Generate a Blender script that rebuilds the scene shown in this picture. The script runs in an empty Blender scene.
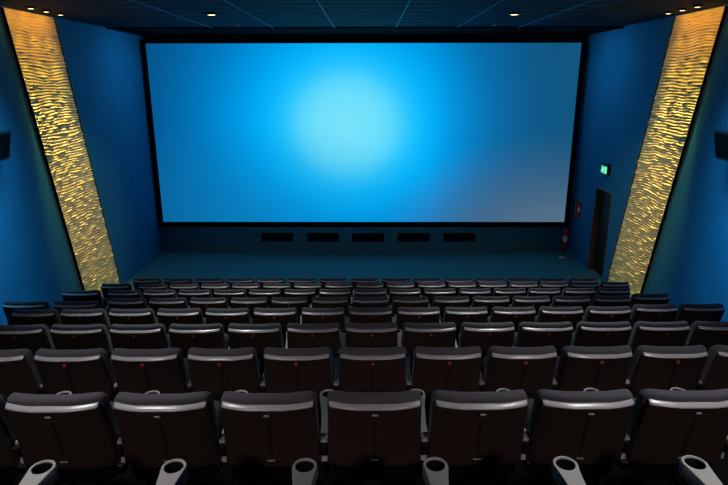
import bpy, bmesh, math, random
from mathutils import Vector, noise
random.seed(4)
S = bpy.context.scene
COL = S.collection
PI = math.pi
H0 = 4.84                      # eye height above the flat floor in front of the screen
XL, XR = -6.03, 5.86           # side walls
YF, YB = 16.15, -3.2           # front wall (behind the screen), back wall
ZC = 6.04                      # ceiling

# ------------------------------------------------------------------ materials
def lin(c):
    return tuple((v/12.92 if v <= .04045 else ((v+.055)/1.055)**2.4) for v in c)
def mat(name, base, rough=.6, spec=.5, metal=0, noise_amt=0, noise_scale=30, bump=0, bump_scale=80, emit=None, estr=1, sheen=0):
    m = bpy.data.materials.new(name); m.use_nodes = True
    nt = m.node_tree; b = nt.nodes['Principled BSDF']
    b.inputs['Base Color'].default_value = (*base, 1)
    b.inputs['Roughness'].default_value = rough
    b.inputs['Specular IOR Level'].default_value = spec
    b.inputs['Metallic'].default_value = metal
    if sheen: b.inputs['Sheen Weight'].default_value = sheen
    tc = nt.nodes.new('ShaderNodeTexCoord')
    if noise_amt:
        n = nt.nodes.new('ShaderNodeTexNoise'); n.inputs['Scale'].default_value = noise_scale; n.inputs['Detail'].default_value = 4
        nt.links.new(tc.outputs['Object'], n.inputs['Vector'])
        mx = nt.nodes.new('ShaderNodeMix'); mx.data_type = 'RGBA'
        mx.inputs[6].default_value = (*[v*(1-noise_amt) for v in base], 1)
        mx.inputs[7].default_value = (*[min(1, v*(1+noise_amt)) for v in base], 1)
        nt.links.new(n.outputs['Fac'], mx.inputs[0]); nt.links.new(mx.outputs[2], b.inputs['Base Color'])
    if bump:
        n = nt.nodes.new('ShaderNodeTexNoise'); n.inputs['Scale'].default_value = bump_scale; n.inputs['Detail'].default_value = 3
        nt.links.new(tc.outputs['Object'], n.inputs['Vector'])
        bp = nt.nodes.new('ShaderNodeBump'); bp.inputs['Strength'].default_value = bump; bp.inputs['Distance'].default_value = .01
        nt.links.new(n.outputs['Fac'], bp.inputs['Height']); nt.links.new(bp.outputs['Normal'], b.inputs['Normal'])
    if emit:
        b.inputs['Emission Color'].default_value = (*emit, 1); b.inputs['Emission Strength'].default_value = estr
    return m
M = {}
M['wall'] = mat('blue_wall_fabric', (.018, .17, .335), .85, .15, noise_amt=.12, noise_scale=3, bump=.15, bump_scale=60)
M['front'] = mat('dark_front_wall', (.045, .20, .28), .9, .1, noise_amt=.15, noise_scale=5)
M['back'] = mat('dark_back_wall', (.01, .02, .04), .9, .1)
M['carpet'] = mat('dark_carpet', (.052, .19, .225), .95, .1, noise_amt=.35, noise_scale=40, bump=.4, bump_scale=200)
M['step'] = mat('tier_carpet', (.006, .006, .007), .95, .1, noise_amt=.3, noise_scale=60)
M['ceil'] = mat('ceiling_board', (.012, .022, .04), .8, .2, noise_amt=.2, noise_scale=2)
M['tbar'] = mat('ceiling_bar_bluelit', (.06, .28, .50), .5, .5)  # blue highlight from the screen put into the bar colour
M['slat'] = mat('ceiling_joint_bluelit', (.07, .30, .55), .6, .4)  # bright blue here stands for screen light caught by the joints
M['black'] = mat('black_masking', (.003, .003, .004), .95, .05)
M['blackp'] = mat('black_plastic', (.006, .006, .007), .45, .4, bump=.1)
M['fabric'] = mat('grey_seat_fabric', (.068, .069, .082), .9, .25, noise_amt=.2, noise_scale=90, bump=.25, bump_scale=400, sheen=.15)
M['shell'] = mat('dark_brown_shell', (.034, .021, .019), .38, .45, noise_amt=.25, noise_scale=7, bump=.05, bump_scale=160)
M['trim'] = mat('grey_trim_plastic', (.36, .36, .38), .27, .8)
M['arm'] = mat('light_grey_armrest', (.40, .40, .40), .75, .3, noise_amt=.08, noise_scale=20)
M['cup'] = mat('cup_recess', (.004, .004, .005), .6, .3)
M['red'] = mat('red_plaque', (.30, .045, .04), .5, .4)
M['paleplq'] = mat('pale_plaque', (.30, .28, .28), .5, .4)
M['seam'] = mat('shell_seam', (.012, .008, .007), .8, .1)
M['redp'] = mat('red_paint', (.55, .01, .015), .4, .5)
M['white'] = mat('white_print', (.75, .75, .75), .5, .4)
M['wood'] = mat('warm_brown_jamb', (.23, .12, .06), .6, .3, noise_amt=.2, noise_scale=12)
M['door'] = mat('dark_door_leaf', (.02, .02, .02), .5, .3)
M['steel'] = mat('steel', (.3, .3, .32), .35, .5, metal=1)
M['relief'] = mat('cream_relief', (.80, .67, .33), .75, .2, noise_amt=.06, noise_scale=9)
M['green'] = mat('green_light', (.0, .3, .12), .5, .3, emit=(.01, .55, .20), estr=1.0)
M['whiteglow'] = mat('white_light', (.8, .8, .8), .5, .3, emit=(.35, 1, .65), estr=.9)
M['lamp'] = mat('lamp_lens', (.9, .8, .6), .4, .3, emit=(1, .72, .36), estr=5)
M['led'] = mat('led_strip', (.9, .8, .6), .4, .3, emit=(1, .75, .55), estr=3.5)

# the picture on the screen
def screen_material():
    m = bpy.data.materials.new('projected_blue_picture'); m.use_nodes = True
    nt = m.node_tree; N = nt.nodes; L = nt.links
    N.clear()
    out = N.new('ShaderNodeOutputMaterial'); em = N.new('ShaderNodeEmission')
    tc = N.new('ShaderNodeTexCoord')
    sep = N.new('ShaderNodeSeparateXYZ'); L.new(tc.outputs['Generated'], sep.inputs[0])
    def math_(op, a, b=None, clamp=False):
        n = N.new('ShaderNodeMath'); n.operation = op; n.use_clamp = clamp
        for i, v in enumerate((a, b)):
            if v is None: continue
            if isinstance(v, (int, float)): n.inputs[i].default_value = v
            else: L.new(v, n.inputs[i])
        return n.outputs[0]
    X, Z = sep.outputs['X'], sep.outputs['Z']
    def blob(cx, cz, rx, rz):
        dx = math_('DIVIDE', math_('SUBTRACT', X, cx), rx); dz = math_('DIVIDE', math_('SUBTRACT', Z, cz), rz)
        return math_('SQRT', math_('ADD', math_('MULTIPLY', dx, dx), math_('MULTIPLY', dz, dz)))
    d = blob(.462, .56, .56, 1.24)
    ramp = N.new('ShaderNodeValToRGB'); L.new(d, ramp.inputs[0]); cr = ramp.color_ramp; cr.interpolation = 'B_SPLINE'
    stops = [(0, (122, 226, 250)), (.12, (112, 224, 252)), (.19, (92, 216, 253)), (.26, (30, 196, 255)), (.35, (0, 178, 252)), (.45, (0, 155, 232)), (.60, (0, 122, 193)), (.80, (4, 90, 148)), (1, (8, 68, 118))]
    while len(cr.elements) < len(stops): cr.elements.new(.5)
    for e, (p, c) in zip(cr.elements, stops):
        e.position = p; e.color = (*lin([v/255 for v in c]), 1)
    def mixin(f, a, c):
        mx = N.new('ShaderNodeMix'); mx.data_type = 'RGBA'
        L.new(f, mx.inputs[0]); L.new(a, mx.inputs[6]); mx.inputs[7].default_value = (*lin([v/255 for v in c]), 1)
        return mx.outputs[2]
    a = mixin(math_('MULTIPLY', math_('MULTIPLY', math_('SUBTRACT', X, .66), 2.9, True), .85, True), ramp.outputs[0], (20, 88, 128))
    g = math_('MULTIPLY', math_('SUBTRACT', 1.0, blob(.98, -.08, .46, .62), True), 1.2, True)
    a = mixin(math_('MULTIPLY', math_('POWER', g, 1.5), 1.0), a, (84, 112, 136))
    b2 = math_('MULTIPLY', math_('SUBTRACT', 1.0, blob(.18, .0, .55, .6), True), .6, True)
    a = mixin(b2, a, (14, 128, 190))
    L.new(a, em.inputs['Color']); em.inputs['Strength'].default_value = 1.0
    L.new(em.outputs[0], out.inputs['Surface'])
    return m
M['screen'] = screen_material()

# ------------------------------------------------------------------ mesh helpers
def obj(name, bm, material, parent=None, smooth=False, angle=None):
    me = bpy.data.meshes.new(name)
    bmesh.ops.recalc_face_normals(bm, faces=bm.faces)
    if smooth:
        for f in bm.faces: f.smooth = True
    bm.to_mesh(me); bm.free()
    me.materials.append(material)
    if smooth and angle:
        me.set_sharp_from_angle(angle=math.radians(angle))
    o = bpy.data.objects.new(name, me); COL.objects.link(o)
    if parent: o.parent = parent
    return o
def thing(name, label, cat, loc=(0, 0, 0), rz=0, group=None):
    o = bpy.data.objects.new(name, None); COL.objects.link(o); o.empty_display_size = .1
    o.location = loc; o.rotation_euler = (0, 0, rz)
    o['label'] = label; o['category'] = cat
    if group: o['group'] = group
    return o
def struct(name, bm, m, smooth=False):
    o = obj(name, bm, m, None, smooth); o['kind'] = 'structure'; return o
def box(bm, x0, x1, y0, y1, z0, z1, bevel=0):
    vs = [bm.verts.new((x, y, z)) for x in (x0, x1) for y in (y0, y1) for z in (z0, z1)]
    fs = [(0, 1, 3, 2), (4, 6, 7, 5), (0, 4, 5, 1), (2, 3, 7, 6), (0, 2, 6, 4), (1, 5, 7, 3)]
    F = [bm.faces.new([vs[i] for i in f]) for f in fs]
    if bevel:
        es = list({e for f in F for e in f.edges})
        bmesh.ops.bevel(bm, geom=es, offset=bevel, segments=2, affect='EDGES', profile=.6)
def prism(bm, pts, axis, a, b):
    def P(p, t):
        if axis == 'x': return (t, p[0], p[1])
        if axis == 'y': return (p[0], t, p[1])
        return (p[0], p[1], t)
    A = [bm.verts.new(P(p, a)) for p in pts]; B = [bm.verts.new(P(p, b)) for p in pts]
    n = len(pts)
    bm.faces.new(A); bm.faces.new(B[::-1])
    for i in range(n): bm.faces.new((A[i], B[i], B[(i+1) % n], A[(i+1) % n]))
def rings(bm, R, cap=True, closed=True):
    V = [[bm.verts.new(p) for p in r] for r in R]; n = len(R[0])
    for a, b in zip(V, V[1:]):
        for i in range(n if closed else n-1):
            bm.faces.new((a[i], a[(i+1) % n], b[(i+1) % n], b[i]))
    if cap: bm.faces.new(V[0]); bm.faces.new(V[-1][::-1])
    return V
def lathe(bm, prof, c=(0, 0, 0), n=20, axis='z', cap=True):
    R = []
    for r, h in prof:
        ring = []
        for i in range(n):
            a = 2*PI*i/n; u, v = r*math.cos(a), r*math.sin(a)
            p = (u, v, h) if axis == 'z' else ((h, u, v) if axis == 'x' else (u, h, v))
            ring.append((p[0]+c[0], p[1]+c[1], p[2]+c[2]))
        R.append(ring)
    rings(bm, R, cap)
def tube(bm, pts, r, n=8):
    R = []
    P = [Vector(p) for p in pts]
    for i, p in enumerate(P):
        d = (P[min(i+1, len(P)-1)]-P[max(i-1, 0)]).normalized()
        u = d.cross(Vector((.3, .2, 1))).normalized(); v = d.cross(u)
        R.append([tuple(p+r*(math.cos(2*PI*k/n)*u+math.sin(2*PI*k/n)*v)) for k in range(n)])
    rings(bm, R)
def sup(a, e):
    c, s = math.cos(a), math.sin(a)
    return math.copysign(abs(c)**e, c), math.copysign(abs(s)**e, s)
def loft(bm, secs, n=36, e=.35, curve=0.0, W=.25):
    """secs: (z, y centre, half width, half thickness); the whole back is bowed by `curve`"""
    R = []
    for z, yc, w, t in secs:
        ring = []
        for i in range(n):
            cx, sy = sup(2*PI*(i+.5)/n, e)
            x = w*cx
            ring.append((x, yc+t*sy-curve*(1-(x/W)**2), z))
        R.append(ring)
    rings(bm, R)

# ------------------------------------------------------------------ the room
# floor and rising tiers, one stepped body
ROW_Y0, ROW_P, ROW_H, STEP = 2.685, 1.19, 1.568, .327
def row_y(k): return ROW_Y0+ROW_P*k
def row_z(k): return round(STEP*(7-k), 4) if k < 7 else 0.0
TIER = lambda k: row_y(k)-.30        # y where the tier of row k meets the higher one behind it
bm = bmesh.new()
pts = [(YB, -.3), (YF, -.3), (YF, 0)]
for k in range(7, -1, -1):
    pts.append((TIER(k), row_z(k))); pts.append((TIER(k), row_z(k-1)))
pts.append((YB, row_z(-1)))
prism(bm, pts, 'x', XL-.2, XR+.2)
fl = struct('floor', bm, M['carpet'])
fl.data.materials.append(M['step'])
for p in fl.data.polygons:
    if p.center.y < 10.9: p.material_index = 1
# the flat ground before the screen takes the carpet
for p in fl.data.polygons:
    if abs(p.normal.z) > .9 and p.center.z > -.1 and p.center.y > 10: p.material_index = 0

bm = bmesh.new(); box(bm, XL-.2, XL, YB, YF+.2, -.3, ZC); struct('wall_left', bm, M['wall'])
# right wall with the exit doorway left open
DY0, DY1, DZ = 13.49, 14.50, 2.24
bm = bmesh.new()
box(bm, XR, XR+.2, YB, DY0, -.3, ZC); box(bm, XR, XR+.2, DY1, YF+.2, -.3, ZC); box(bm, XR, XR+.2, DY0, DY1, DZ, ZC)
struct('wall_right', bm, M['wall'])
bm = bmesh.new(); box(bm, XL, XR, YF, YF+.2, -.3, ZC); struct('wall_front', bm, M['front'])
bm = bmesh.new(); box(bm, XL, XR, YB-.2, YB, -.3, ZC); struct('wall_back', bm, M['back'])
bm = bmesh.new(); box(bm, XL-.2, XR+.2, YB-.2, YF+.2, ZC, ZC+.15); struct('ceiling', bm, M['ceil'])
# black soffit over the screen
bm = bmesh.new(); box(bm, XL, XR, 13.95, YF, ZC-.03, ZC); struct('trim_1', bm, M['black'])
bm = bmesh.new(); box(bm, XL+.02, XR-.02, YF-.05, YF, H0+1.02, ZC-.03); struct('trim_4', bm, M['black'])
# ceiling joints
bm = bmesh.new()
for i in range(-3, 4):
    x = .64-.705+1.41*(i-.0)+.705-1.41*0
    if XL+1.3 < x < XR-1.0: box(bm, x-.010, x+.010, 2.0, 13.94, ZC-.02, ZC+.01)
struct('trim_2', bm, M['tbar'])
bm = bmesh.new()
for j in range(0, 19):
    y = 13.2-.6*j
    box(bm, -4.1, 4.0, y-.014, y+.014, ZC-.002, ZC+.01)
struct('trim_3', bm, M['slat'])
# skirting
bm = bmesh.new(); box(bm, XL, XR, YF-.02, YF, 0, .10); struct('baseboard_front', bm, M['front'])

# doorway: door_1 leaf with jambs
d = thing('door_1', '', 'door', (XR, 0, 0)); del d['label']; del d['category']; d['kind'] = 'structure'
bm = bmesh.new(); box(bm, .0, .14, DY1-.03, DY1+.0, 0, DZ); box(bm, .0, .14, DY0, DY0+.03, 0, DZ); box(bm, .0, .14, DY0+.03, DY1-.03, DZ-.03, DZ)
obj('jamb', bm, M['wood'], d)
bm = bmesh.new(); box(bm, .14, .20, DY0, DY1, 0, DZ, .003); obj('leaf', bm, M['door'], d)
bm = bmesh.new(); tube(bm, [(.145, DY0+.12, 1.02), (.09, DY0+.12, 1.02), (.085, DY0+.16, 1.02), (.085, DY0+.26, 1.02)], .010); obj('handle', bm, M['steel'], d, True)

# ------------------------------------------------------------------ cinema screen
SX0, SX1, SZ0, SZ1, SY = -5.88, 5.62, H0-3.883, H0+.965, 15.9
sc = thing('cinema_screen', 'huge wide cinema screen glowing blue, pale spot left of its middle, black border', 'screen', (0, SY, SZ0-.14))
bm = bmesh.new(); box(bm, SX0, SX1, .0, .02, .14, .14+SZ1-SZ0); obj('projection_surface', bm, M['screen'], sc)
bm = bmesh.new()
oz = .14+SZ1-SZ0
box(bm, SX0-.11, SX0, -.07, .10, 0, oz+.10, .008); box(bm, SX1, SX1+.13, -.07, .10, 0, oz+.10, .008)
box(bm, SX0-.11, SX1+.13, -.07, .10, 0, .14, .008); box(bm, SX0-.11, SX1+.13, -.07, .10, oz, oz+.10, .008)
obj('frame', bm, M['black'], sc)
bm = bmesh.new()
for x in (-5, -2.5, 0, 2.5, 5): box(bm, x-.04, x+.04, .10, YF-SY, .4, .5)
obj('wall_bracket', bm, M['blackp'], sc)

# vents under the screen
names = ['leftmost', 'second from left', 'middle', 'second from right', 'rightmost']
for i in range(5):
    x = -2.66+1.335*i
    v = thing('vent_grille', 'dark vent grille low on the wall under the screen, %s of five' % names[i], 'vent', (x, YF, .30), 0, 'vents under the screen')
    bm = bmesh.new()
    box(bm, -.47, .47, -.03, 0, 0, .025); box(bm, -.47, .47, -.03, 0, .235, .26); box(bm, -.47, -.445, -.03, 0, .025, .235); box(bm, .445, .47, -.03, 0, .025, .235)
    obj('grille_frame', bm, M['blackp'], v)
    bm = bmesh.new()
    for j in range(7):
        z = .04+.03*j; box(bm, -.445, .445, -.022, -.004, z-.005, z+.005)
    obj('louvre', bm, M['blackp'], v)
    bm = bmesh.new(); box(bm, -.445, .445, -.004, 0, .025, .235); obj('backing', bm, M['black'], v)

# ------------------------------------------------------------------ relief panels on the side walls
SL = .2215
def relief_panel(side):
    wx = XL if side < 0 else XR
    word = 'left' if side < 0 else 'right'
    t = thing('relief_panel', 'slanted cream panel of rippled relief glowing gold on the %s blue wall' % word, 'wall panel', (wx, 0, 0), 0)
    z0, z1 = -.0, ZC-.03
    W = 1.57
    SL = .236 if side < 0 else .262
    def y_near(z): return 9.97+SL*((H0+1.16)-z)
    d0 = .05
    nz, ny = 760, 84
    bm = bmesh.new()
    R = []
    for i in range(nz+1):
        z = max(.02, row_z(7)+.02)+(z1-.02)*i/nz
        row = []
        for j in range(ny+1):
            y = y_near(z)+W*j/ny
            w = 1.0*noise.noise(Vector((y*1.3, z*2.2, side*7.3)))+.35*noise.noise(Vector((y*4.0, z*6.0, 3+side)))
            ph = z/.054+w
            f = ph-math.floor(ph)
            r = (f/.62 if f < .62 else (1-f)/.38)
            r = r*r*(3-2*r)
            cell = noise.noise(Vector((y*5.0, (z+.04*w)*12, 20+side)))
            am = .85+.9*max(-.4, cell)
            dsp = .008*r+.034*r*max(0, cell)
            row.append((-side*(d0+.002+dsp), y, z))
        R.append(row)
    rings(bm, R, cap=False, closed=False)
    o = obj('relief_face', bm, M['relief'], t, True)
    bm = bmesh.new()
    zz0, zz1 = .02, z1
    A = [(y_near(zz0), zz0), (y_near(zz0)+W, zz0), (y_near(zz1)+W, zz1), (y_near(zz1), zz1)]
    prism(bm, A, 'x', -side*.022, -side*(d0))
    # dark edge rails
    for off, wd in ((-.012, .012), (W, .008)):
        A = [(y_near(zz0)+off, zz0), (y_near(zz0)+off+wd, zz0), (y_near(zz1)+off+wd, zz1), (y_near(zz1)+off, zz1)]
        prism(bm, A, 'x', -side*.022, -side*(d0+.024))
    obj('backing_board', bm, M['black'], t)
    bm = bmesh.new()
    for off in (.09,):
        A = [(y_near(zz0)+off, zz0), (y_near(zz0)+off+.02, zz0), (y_near(zz1)+off+.02, zz1), (y_near(zz1)+off, zz1)]
        prism(bm, A, 'x', -side*.003, -side*.020)
    obj('light_strip', bm, M['led'], t)
relief_panel(-1); relief_panel(1)

# ------------------------------------------------------------------ wall speakers
def speaker(side):
    wx = XL if side < 0 else XR
    word = 'left' if side < 0 else 'right'
    t = thing('wall_speaker', 'black angled loudspeaker fixed high on the %s blue wall, cut by the photo edge' % word, 'speaker', (wx, 0, 0))
    s = -side
    bm = bmesh.new()
    # tapered box: deeper at the top, its front looking down into the room
    top, bot = H0-.76, H0-1.20
    y0, y1 = 8.72, 9.24
    dp = .33 if side < 0 else .38
    A = [(s*.10, top), (s*dp, top), (s*(dp-.09), bot), (s*.14, bot-.02)]
    vs = [bm.verts.new((x, y0, z)) for x, z in A]+[bm.verts.new((x*(1.0), y1-(0 if i < 2 else .05), z)) for i, (x, z) in enumerate(A)]
    bm.faces.new(vs[:4]); bm.faces.new(vs[4:][::-1])
    for i in range(4): bm.faces.new((vs[i], vs[4+i], vs[4+(i+1) % 4], vs[(i+1) % 4]))
    bmesh.ops.bevel(bm, geom=list(bm.edges), offset=.012, segments=2, affect='EDGES')
    obj('cabinet', bm, M['blackp'], t)
    bm = bmesh.new()
    A = [(s*(dp-.004), top-.03), (s*(dp+.004), top-.03), (s*(dp-.075), bot+.03), (s*(dp-.085), bot+.03)]
    prism(bm, A, 'y', y0+.03, y1-.06); obj('front_grille', bm, M['black'], t)
    bm = bmesh.new(); box(bm, min(0, s*.12), max(0, s*.12), 8.92, 9.02, H0-1.05, H0-.9); obj('bracket', bm, M['steel'], t)
speaker(-1); speaker(1)

# ------------------------------------------------------------------ exit sign, fire sign, extinguisher
t = thing('exit_sign', 'small lit green exit sign with white running figure above the doorway', 'sign', (XR, 13.97, H0-2.20))
bm = bmesh.new(); box(bm, -.07, 0, -.20, .20, 0, .25, .006); obj('housing', bm, M['blackp'], t)
bm = bmesh.new(); box(bm, -.076, -.069, -.175, .175, .015, .195); obj('light_face', bm, M['green'], t)
bm = bmesh.new()
# doorway symbol and running man as raised white print; y runs away from the viewer to the left
box(bm, -.0785, -.0755, -.15, -.06, .03, .18)
lathe(bm, [(.016, -.0785), (.016, -.0755)], (0, .045, .165), 12, 'x')
def limb(p, q, w=.011):
    a = Vector(p); b = Vector(q); dd = (b-a).normalized(); nn = Vector((-dd.y, dd.x))*w
    prism(bm, [tuple(a+nn), tuple(b+nn), tuple(b-nn), tuple(a-nn)], 'x', -.0785, -.0755)
limb((.05, .145), (.07, .085), .016); limb((.07, .09), (.03, .065)); limb((.03, .065), (.035, .03)); limb((.07, .09), (.105, .06)); limb((.105, .06), (.14, .06)); limb((.055, .14), (.015, .115)); limb((.06, .14), (.10, .12))
obj('pictogram', bm, M['whiteglow'], t)

t = thing('fire_sign', 'red fire safety sign with white symbols projecting from the right wall', 'sign', (XR, 15.50, H0-3.62))
bm = bmesh.new()
for sgn in (-1, 1):
    prism(bm, [(0, sgn*.16), (-.11, sgn*.02), (-.11, sgn*.0), (0, sgn*.14)], 'z', 0, .42)
obj('sign_panel', bm, M['redp'], t)
bm = bmesh.new()
for sgn in (-1, 1):
    def pp(u, o): return (-.11*u-.004*o, sgn*(.16-.14*u+.004*o))
    prism(bm, [pp(.25, 0), pp(.6, 0), pp(.6, 1), pp(.25, 1)], 'z', .14, .26)
    prism(bm, [pp(.36, 0), pp(.5, 0), pp(.5, 1), pp(.36, 1)], 'z', .26, .30)
obj('symbol', bm, M['white'], t)

t = thing('fire_extinguisher', 'red fire extinguisher on a thin floor stand below the right corner of the screen', 'fire extinguisher', (5.53, 15.40, .36))
bm = bmesh.new(); lathe(bm, [(.01, 0), (.075, .0), (.082, .02), (.082, .42), (.07, .47), (.035, .50), (.03, .52), (.005, .52)], n=24); obj('cylinder_body', bm, M['redp'], t, True, 50)
bm = bmesh.new(); lathe(bm, [(.03, .52), (.03, .56), (.02, .57)], n=14); box(bm, -.10, .03, -.012, .012, .57, .585, .003); box(bm, -.09, .0, -.010, .010, .60, .612, .003); obj('valve', bm, M['blackp'], t)
bm = bmesh.new(); tube(bm, [(-.02, -.02, .55), (-.08, -.04, .54), (-.115, -.05, .47), (-.11, -.05, .30), (-.098, -.04, .16)], .011); obj('hose', bm, M['blackp'], t, True)
bm = bmesh.new()
R = []
for z in (.16, .32):
    R.append([(.0835*math.cos(a), .0835*math.sin(a), z) for a in [PI+.25+(.9+PI*.25)*i/10-.2 for i in range(11)]])
rings(bm, R, cap=False, closed=False); obj('paper_label', bm, M['white'], t)
bm = bmesh.new(); tube(bm, [(0, .11, -.36), (0, .11, .48)], .012); box(bm, -.03, .03, .07, .12, .40, .43); box(bm, -.04, .04, -.03, .12, -.02, 0); obj('stand_post', bm, M['blackp'], t)
bm = bmesh.new(); lathe(bm, [(.09, -.36), (.10, -.36), (.10, -.345), (.03, -.335), (.02, -.30)], (0, .11, 0), 20); obj('stand_foot', bm, M['white'], t, True, 40)

# ------------------------------------------------------------------ ceiling fixtures
LIGHTS = []
def add_light(kind, name, loc, energy, color, aim=None, size=.2, spot=None, blend=.5):
    l = bpy.data.lights.new(name, kind); l.energy = energy; l.color = color
    o = bpy.data.objects.new(name, l); COL.objects.link(o); o.location = loc
    if kind == 'AREA': l.shape = 'DISK'; l.size = size
    if kind in ('SPOT', 'POINT'): l.shadow_soft_size = size
    if kind == 'SPOT': l.spot_size = math.radians(spot); l.spot_blend = blend
    if aim is not None:
        o.rotation_euler = (Vector(aim)-Vector(loc)).to_track_quat('-Z', 'Y').to_euler()
    return o
def downlight(x, y, label, r=.09, group='ceiling downlights'):
    t = thing('downlight', label, 'ceiling light', (x, y, ZC), 0, group)
    bm = bmesh.new(); lathe(bm, [(r*.82, .0), (r*.82, -.030), (r*.9, -.036), (r*1.12, -.03), (r*1.15, 0)], n=24, cap=False); obj('bezel', bm, M['blackp'], t, True, 40)
    bm = bmesh.new(); lathe(bm, [(r*.82, -.001), (r*.82, -.027), (r*.5, -.033), (.004, -.035)], n=24); obj('lens', bm, M['lamp'], t, True)
    return t
downlight(-2.86, 11.15, 'round warm ceiling downlight above the screen, left of the two over the middle', .10)
downlight(2.68, 11.2, 'round warm ceiling downlight above the screen, right of the two over the middle', .10)
WARM = (1, .66, .22)
for side, wx in ((-1, XL), (1, XR)):
    word = 'left' if side < 0 else 'right'
    for i, y in enumerate((10.15, 10.62, 11.1)):
        x = wx-side*.42
        w2 = ('nearest the viewer', 'middle one of three', 'nearest the screen')[i]
        downlight(x, y, 'small warm ceiling spot over the %s relief panel, %s' % (word, w2), .07, 'spots over the relief panels')
        # narrow beams thrown down the relief
        add_light('SPOT', 'panel_beam', (x, y, ZC-.06), 5, (1, .42, .02), (wx, y+.15, ZC-.45), .035, 150, .6)
        add_light('SPOT', 'panel_beam', (x, y, ZC-.06), 17, (1, .52, .025), (wx, y+.40, ZC-1.3), .035, 60, .9)
        add_light('SPOT', 'panel_beam', (x, y, ZC-.06), 100, (1, .67, .07), (wx, y+.55+.05*i, 3.6), .035, 34, .9)
        add_light('SPOT', 'panel_beam', (x, y, ZC-.06), 640, (1, .70, .22), (wx, y+.95+.05*i, 1.3), .035, 22, .9)
    add_light('SPOT', 'cross_fill', (side*-1.2, 9.0, ZC-.06), 600, (1, .72, .32), (wx, 12.0, 2.1), .1, 28, .9)  # added fill across the room, evens out the lower relief; no fixture
for x, y in ((-2.8, 13.1), (3.0, 13.1)):
    t = thing('smoke_detector', 'tiny pale smoke detector on the dark ceiling, %s of the two' % ('left' if x < 0 else 'right'), 'smoke detector', (x if x < 0 else 2.72, y, ZC), 0, 'ceiling smoke detectors')
    bm = bmesh.new(); lathe(bm, [(.05, 0), (.05, -.02), (.04, -.035)], n=16); obj('base', bm, M['arm'], t, True, 40)
    bm = bmesh.new(); lathe(bm, [(.03, -.035), (.03, -.05), (.01, -.055)], n=16); obj('sensor_head', bm, M['white'], t, True, 40)

# ------------------------------------------------------------------ seats
def make_seat(plaque):
    t = thing('cinema_chair', '', 'cinema seat')
    CV = .048
    # upholstered back: thick cushion that rolls over the top; leans backwards (towards -y) as it rises
    def yb(z): return .12*(1-(z-.40)/.60)+.02*math.sin((z-.40)/.60*PI)
    secs = []
    for z in (.50, .52, .55, .62, .70, .78, .85, .90): secs.append((z, yb(z)+.035, .249+.004*(.9-z), .048))
    r = .075
    for k in range(1, 9):
        a = k/8*PI/2; z = .925+r*math.sin(a)
        secs.append((z, yb(z)+.035, .249-.050*(1-math.cos(a))**1.3, max(.010, .048*math.cos(a)**.55) if k < 8 else .012))
    bm = bmesh.new(); loft(bm, secs, 44, .30, CV); obj('back_cushion', bm, M['fabric'], t, True, 60)
    # hard shell on the rear of the back
    secs = []
    for z in (.50, .515, .56, .62, .68, .76, .86, .93, .938):
        tt = .012 if z > .505 else .005
        secs.append((z, yb(max(z, .40))-.020-.012, .242+.035*(.92-z), tt))
    bm = bmesh.new(); loft(bm, secs, 40, .22, CV); obj('back_shell', bm, M['shell'], t, True, 40)
    # glossy lip: slopes up and back
    secs = [(z, yb(z)+o, w, tt) for z, o, w, tt in ((.936, -.036, .228, .004), (.938, -.032, .232, .011), (.942, -.029, .235, .013), (.947, -.025, .236, .013), (.953, -.018, .236, .010), (.958, -.012, .236, .006), (.960, -.008, .234, .003))]
    bm = bmesh.new(); loft(bm, secs, 48, .36, CV); obj('top_trim', bm, M['trim'], t, True, 60)
    secs = [(.38, yb(.40)-.005, .20, .008), (.40, yb(.40)-.005, .225, .012), (.45, yb(.45)-.010, .235, .012), (.515, yb(.515)-.012, .235, .010)]
    bm = bmesh.new(); loft(bm, secs, 28, .25, CV); obj('shade_apron', bm, M['black'], t, True, 40)  # black panel added to stand for the darkness below the shell
    # plaque under the lip and the moulded centre seam
    bm = bmesh.new(); z0 = .903; yy = yb(z0)-.045-CV
    if plaque == 'red': box(bm, -.012, .012, yy-.005, yy+.004, z0-.010, z0+.013, .003)
    else: box(bm, -.016, .016, yy-.005, yy+.004, z0, z0+.009, .002)
    obj('number_plaque', bm, M['red'] if plaque == 'red' else M['paleplq'], t)
    bm = bmesh.new(); z0 = .565; yy = yb(z0)-.045-CV; box(bm, -.022, .022, yy-.005, yy+.004, z0, z0+.007, .002); obj('maker_tag', bm, M['paleplq'], t)
    bm = bmesh.new()
    R = []
    for z in (.60, .66, .72, .8, .865):
        yy = yb(z)-.0445-CV
        R.append([(-.0014, yy-.0009, z), (.0014, yy-.0009, z), (.0014, yy+.004, z), (-.0014, yy+.004, z)])
    rings(bm, R); obj('seam', bm, M['seam'], t)
    # tipped-up seat in front of the back
    secs = [(.30, .31, .20, .03), (.33, .32, .215, .055), (.42, .34, .218, .065), (.58, .36, .218, .065), (.68, .365, .215, .055), (.71, .37, .20, .03)]
    bm = bmesh.new(); loft(bm, secs, 32, .35); sq = obj('seat_cushion', bm, M['fabric'], t, True, 60)
    secs = [(.31, .375, .20, .012), (.45, .405, .215, .014), (.60, .42, .215, .014), (.69, .43, .19, .012)]
    bm = bmesh.new(); loft(bm, secs, 28, .3); obj('seat_pan', bm, M['blackp'], sq, True, 40)
    # pedestal
    bm = bmesh.new(); box(bm, -.17, .17, .12, .42, 0, .02, .004); box(bm, -.05, .05, .22, .32, .02, .37, .01); box(bm, -.22, .22, .20, .34, .33, .385, .008)
    obj('pedestal', bm, M['blackp'], t)
    return t
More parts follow.
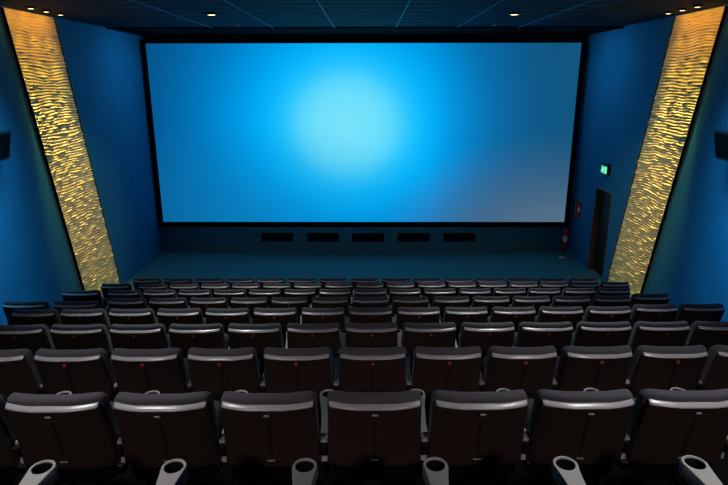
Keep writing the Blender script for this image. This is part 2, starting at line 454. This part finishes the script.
def make_armrest():
    t = thing('armrest', '', 'armrest')
    # pad seen from above: a round cup end in front, narrowing to the rear
    bm = bmesh.new()
    N_ = 28
    def outline(sc=1.0, dz=0.0):
        pts = []
        cy, R_ = .575, .056*sc
        for i in range(N_+1):
            a = -.12*PI+(1.24*PI)*i/N_
            pts.append((R_*math.cos(a), cy+R_*1.08*math.sin(a)))
        pts += [(-.036*sc, .42), (-.025*sc, .25), (-.022*sc, .12), (-.020*sc, .085), (.020*sc, .085), (.022*sc, .12), (.025*sc, .25), (.036*sc, .42)]
        return pts
    inner = [(.042*math.cos(2*PI*i/24), .578+.045*math.sin(2*PI*i/24)) for i in range(24)]
    zt, zb = .620, .555
    O = outline(); O2 = outline(.93)
    def ring(pts, z, tilt=0): return [bm.verts.new((x, y, z)) for x, y in pts]
    top = ring(O2, zt); side1 = ring(O, zt-.010); side2 = ring(O, zb+.01); bot = ring(O2, zb)
    for a, b in ((top, side1), (side1, side2), (side2, bot)):
        for i in range(len(O)): bm.faces.new((a[i], a[(i+1) % len(O)], b[(i+1) % len(O)], b[i]))
    bm.faces.new(bot)
    hole = ring(inner, zt); hole2 = ring([(x*.96, .578+(y-.578)*.96) for x, y in inner], zt-.008)
    es = []
    for rr in (top, hole):
        for i in range(len(rr)):
            e = bm.edges.get((rr[i], rr[(i+1) % len(rr)])) or bm.edges.new((rr[i], rr[(i+1) % len(rr)]))
            es.append(e)
    bmesh.ops.triangle_fill(bm, edges=es, use_beauty=True)
    for i in range(24): bm.faces.new((hole[i], hole2[i], hole2[(i+1) % 24], hole[(i+1) % 24]))
    pad = obj('arm_pad', bm, M['arm'], t, True, 35)
    bm = bmesh.new(); V = []
    lathe(bm, [(.0405, -.006), (.038, -.058), (.002, -.060)], (0, .578, zt), 24, cap=False)
    obj('cup_holder', bm, M['cup'], pad, True, 50)
    # black end block at the back and the standard down to the floor
    bm = bmesh.new(); box(bm, -.018, .018, .045, .12, .545, .605, .003); obj('end_block', bm, M['blackp'], t)
    bm = bmesh.new()
    prism(bm, [(.30, .02), (.38, .02), (.40, .30), (.46, .556), (.16, .556), (.24, .42), (.30, .30)], 'x', -.018, .018)
    box(bm, -.03, .03, .14, .50, 0, .02, .004)
    obj('standard', bm, M['blackp'], t)
    bm = bmesh.new(); prism(bm, [(.10, .47), (.19, .47), (.15, .545), (.11, .545)], 'x', -.019, .019); obj('side_bracket', bm, M['arm'], t)
    return t
def dup(root):
    r = root.copy(); COL.objects.link(r)
    for ch in list(root.children):
        c = ch.copy(); COL.objects.link(c); c.parent = r
        for g in ch.children:
            d2 = g.copy(); COL.objects.link(d2); d2.parent = c
    return r
ORD = ['zeroth', 'first', 'second', 'third', 'fourth', 'fifth', 'sixth', 'seventh', 'eighth', 'ninth', 'tenth', 'eleventh', 'twelfth', 'thirteenth', 'fourteenth', 'fifteenth', 'sixteenth', 'seventeenth', 'eighteenth']
ROWN = {7: 'front row by the screen', 6: 'second row from the screen', 5: 'third row from the screen', 4: 'fourth row from the screen', 3: 'fifth row from the screen', 2: 'third row from the viewer', 1: 'second row from the viewer', 0: 'nearest row of seats', -1: 'row at the bottom edge'}
protos = {'red': make_seat('red'), 'pale': make_seat('pale')}
used = {'red': False, 'pale': False}
arm0 = make_armrest(); arm_used = [False]
RHO = .016
def place_seat(k, x, dy=0, dz=0, sx=1, sz=1, idx=1, n=1, rho=RHO):
    kind = 'pale' if k == 0 else 'red'
    if not used[kind]: s = protos[kind]; used[kind] = True
    else: s = dup(protos[kind])
    y = row_y(k)+rho*x+dy
    s.location = (x-.003, y, row_z(k)); s.rotation_euler = (0, 0, rho); s.scale = (sx*1.025, 1, (sz+dz)*.958)
    place = ('leftmost' if idx == 1 else 'rightmost' if idx == n else (ORD[idx]+' from the left' if idx <= (n+1)//2 else ORD[n-idx+1]+' from the right'))
    look = 'pale-tagged dark seat' if k == 0 else ('wide dark cinema seat' if sx > 1.05 else 'dark cinema seat')
    s['label'] = '%s, %s, %s' % (look, ROWN[k], place)
    s['group'] = 'seats of the '+ROWN[k]
    return s
def place_arm(k, x, idx, n, rho=RHO, dy=0):
    if not arm_used[0]: a = arm0; arm_used[0] = True
    else: a = dup(arm0)
    a.location = (x, row_y(k)+rho*x+dy, row_z(k)); a.rotation_euler = (0, 0, rho)
    place = ('leftmost' if idx == 1 else 'rightmost' if idx == n else (ORD[idx]+' from the left' if idx <= (n+1)//2 else ORD[n-idx+1]+' from the right'))
    a['label'] = 'grey armrest with round cup holder, %s, %s' % (ROWN[k], place)
    a['group'] = 'armrests of the '+ROWN[k]
X0, P = .040, .567
def span(a, b): return [(X0+P*n, 0, 0, 1, 1) for n in range(a, b+1)]
rows = {
    0: span(-4, 3),
    1: span(-5, 5),
    2: span(-6, 6),
    3: span(-7, 5)+[(3.425, 0, .025, .99, 1), (3.985, 0, .03, .99, 1)],
    4: [(-4.68, -.16, .02, 1.16, 1), (-3.99, -.16, .02, 1.16, 1)]+span(-6, 6)+[(3.985, 0, .03, .99, 1)],
    5: [(-4.62, 0, 0, 1.16, 1)]+span(-7, 7),
    6: [(-4.60, 0, .01, 1.04, 1)]+span(-7, 7)+[(4.56, 0, .0, 1, 1)],
    7: [(-.06+.64*n, 0, 0, 1.09, 1) for n in range(-7, 8)],
}
for k, L_ in rows.items():
    rho = .003 if k == 7 else RHO
    n = len(L_)
    for i, (x, dy, dz, sx, sz) in enumerate(L_):
        place_seat(k, x, dy, dz, sx, sz, i+1, n, rho)
    xs = [q[0] for q in L_]
    ax = [(a+b)/2 for a, b in zip(xs, xs[1:])]
    hw = [.28*max(1, q[3]*.98) for q in L_]
    if not (k in (0, 1)): ax = [xs[0]-hw[0]]+ax+[xs[-1]+hw[-1]]
    if k == 0: ax = ax+[xs[-1]+.28]
    for i, x in enumerate(ax): place_arm(k, x, i+1, len(ax), rho, -.16 if k == 4 and x < -4 else 0)
for i, n in enumerate(range(-3, 3+0)):
    place_arm(-1, X0-.02+P*(n+.5), i+1, 6, RHO, .045)

# ------------------------------------------------------------------ light of the room
NEU = (1, .96, .94)
for y, cone, en in ((9.0, 50, 350), (5.8, 56, 290), (2.6, 74, 175), (-.6, 100, 110)):
    for x in (-2.05, 1.95):
        add_light('SPOT', 'ceiling_lamp', (x, y, ZC-.05), en, NEU, (x, y, 0), .22, cone, .6)
for x in (-2.0, 2.0):
    add_light('SPOT', 'rear_fill', (x, -1.6, ZC-.1), 300, (1, .86, .84), (x*.7, 4.6, 2.2), .25, 50, .8)  # unseen fill added behind the viewer to brighten the seat shells
for x in (-2.86, 2.68):
    add_light('SPOT', 'front_downlight', (x, 11.15, ZC-.06), 25, (1, .62, .30), (x, 11.3, 0), .06, 110, 1)
# added blue wash without fixtures, thrown outwards on both side walls
for side, wx in ((-1, XL), (1, XR)):
    for y in (2.3, 5.0, 7.4, 8.7):
        add_light('SPOT', 'wall_wash_fill', (wx-side*1.2, y, ZC-.06), 900, (.18, .62, .92), (wx-side*.0, y, 3.9), .8, 62, 1)
        add_light('SPOT', 'wall_wash_fill', (wx-side*1.2, y, ZC-.06), 1000, (.18, .62, .92), (wx+side*.1, y, 1.9), .8, 42, 1)
    add_light('AREA', 'wall_wash_fill', (wx-side*1.5, 14.4, ZC-.06), 40, (.18, .64, .95), (wx, 14.6, 2.2), 1.0)

w = bpy.data.worlds.new('World'); S.world = w; w.use_nodes = True
w.node_tree.nodes['Background'].inputs[0].default_value = (.01, .02, .04, 1); w.node_tree.nodes['Background'].inputs[1].default_value = .1

cam = bpy.data.cameras.new('Camera'); co = bpy.data.objects.new('Camera', cam); COL.objects.link(co)
cam.sensor_width = 36; cam.lens = 570/728*36; cam.clip_start = .05; cam.clip_end = 100
co.location = (0, 0, H0)
from mathutils import Matrix
rot = Matrix.Rotation(math.radians(.40), 4, 'Z') @ Matrix.Rotation(math.radians(90-15.8), 4, 'X') @ Matrix.Rotation(math.radians(-.08), 4, 'Z')
co.rotation_euler = rot.to_euler()
S.camera = co
S.view_settings.view_transform = 'Standard'; S.view_settings.look = 'None'; S.view_settings.exposure = 0; S.view_settings.gamma = 1; S.view_settings.use_curve_mapping = False
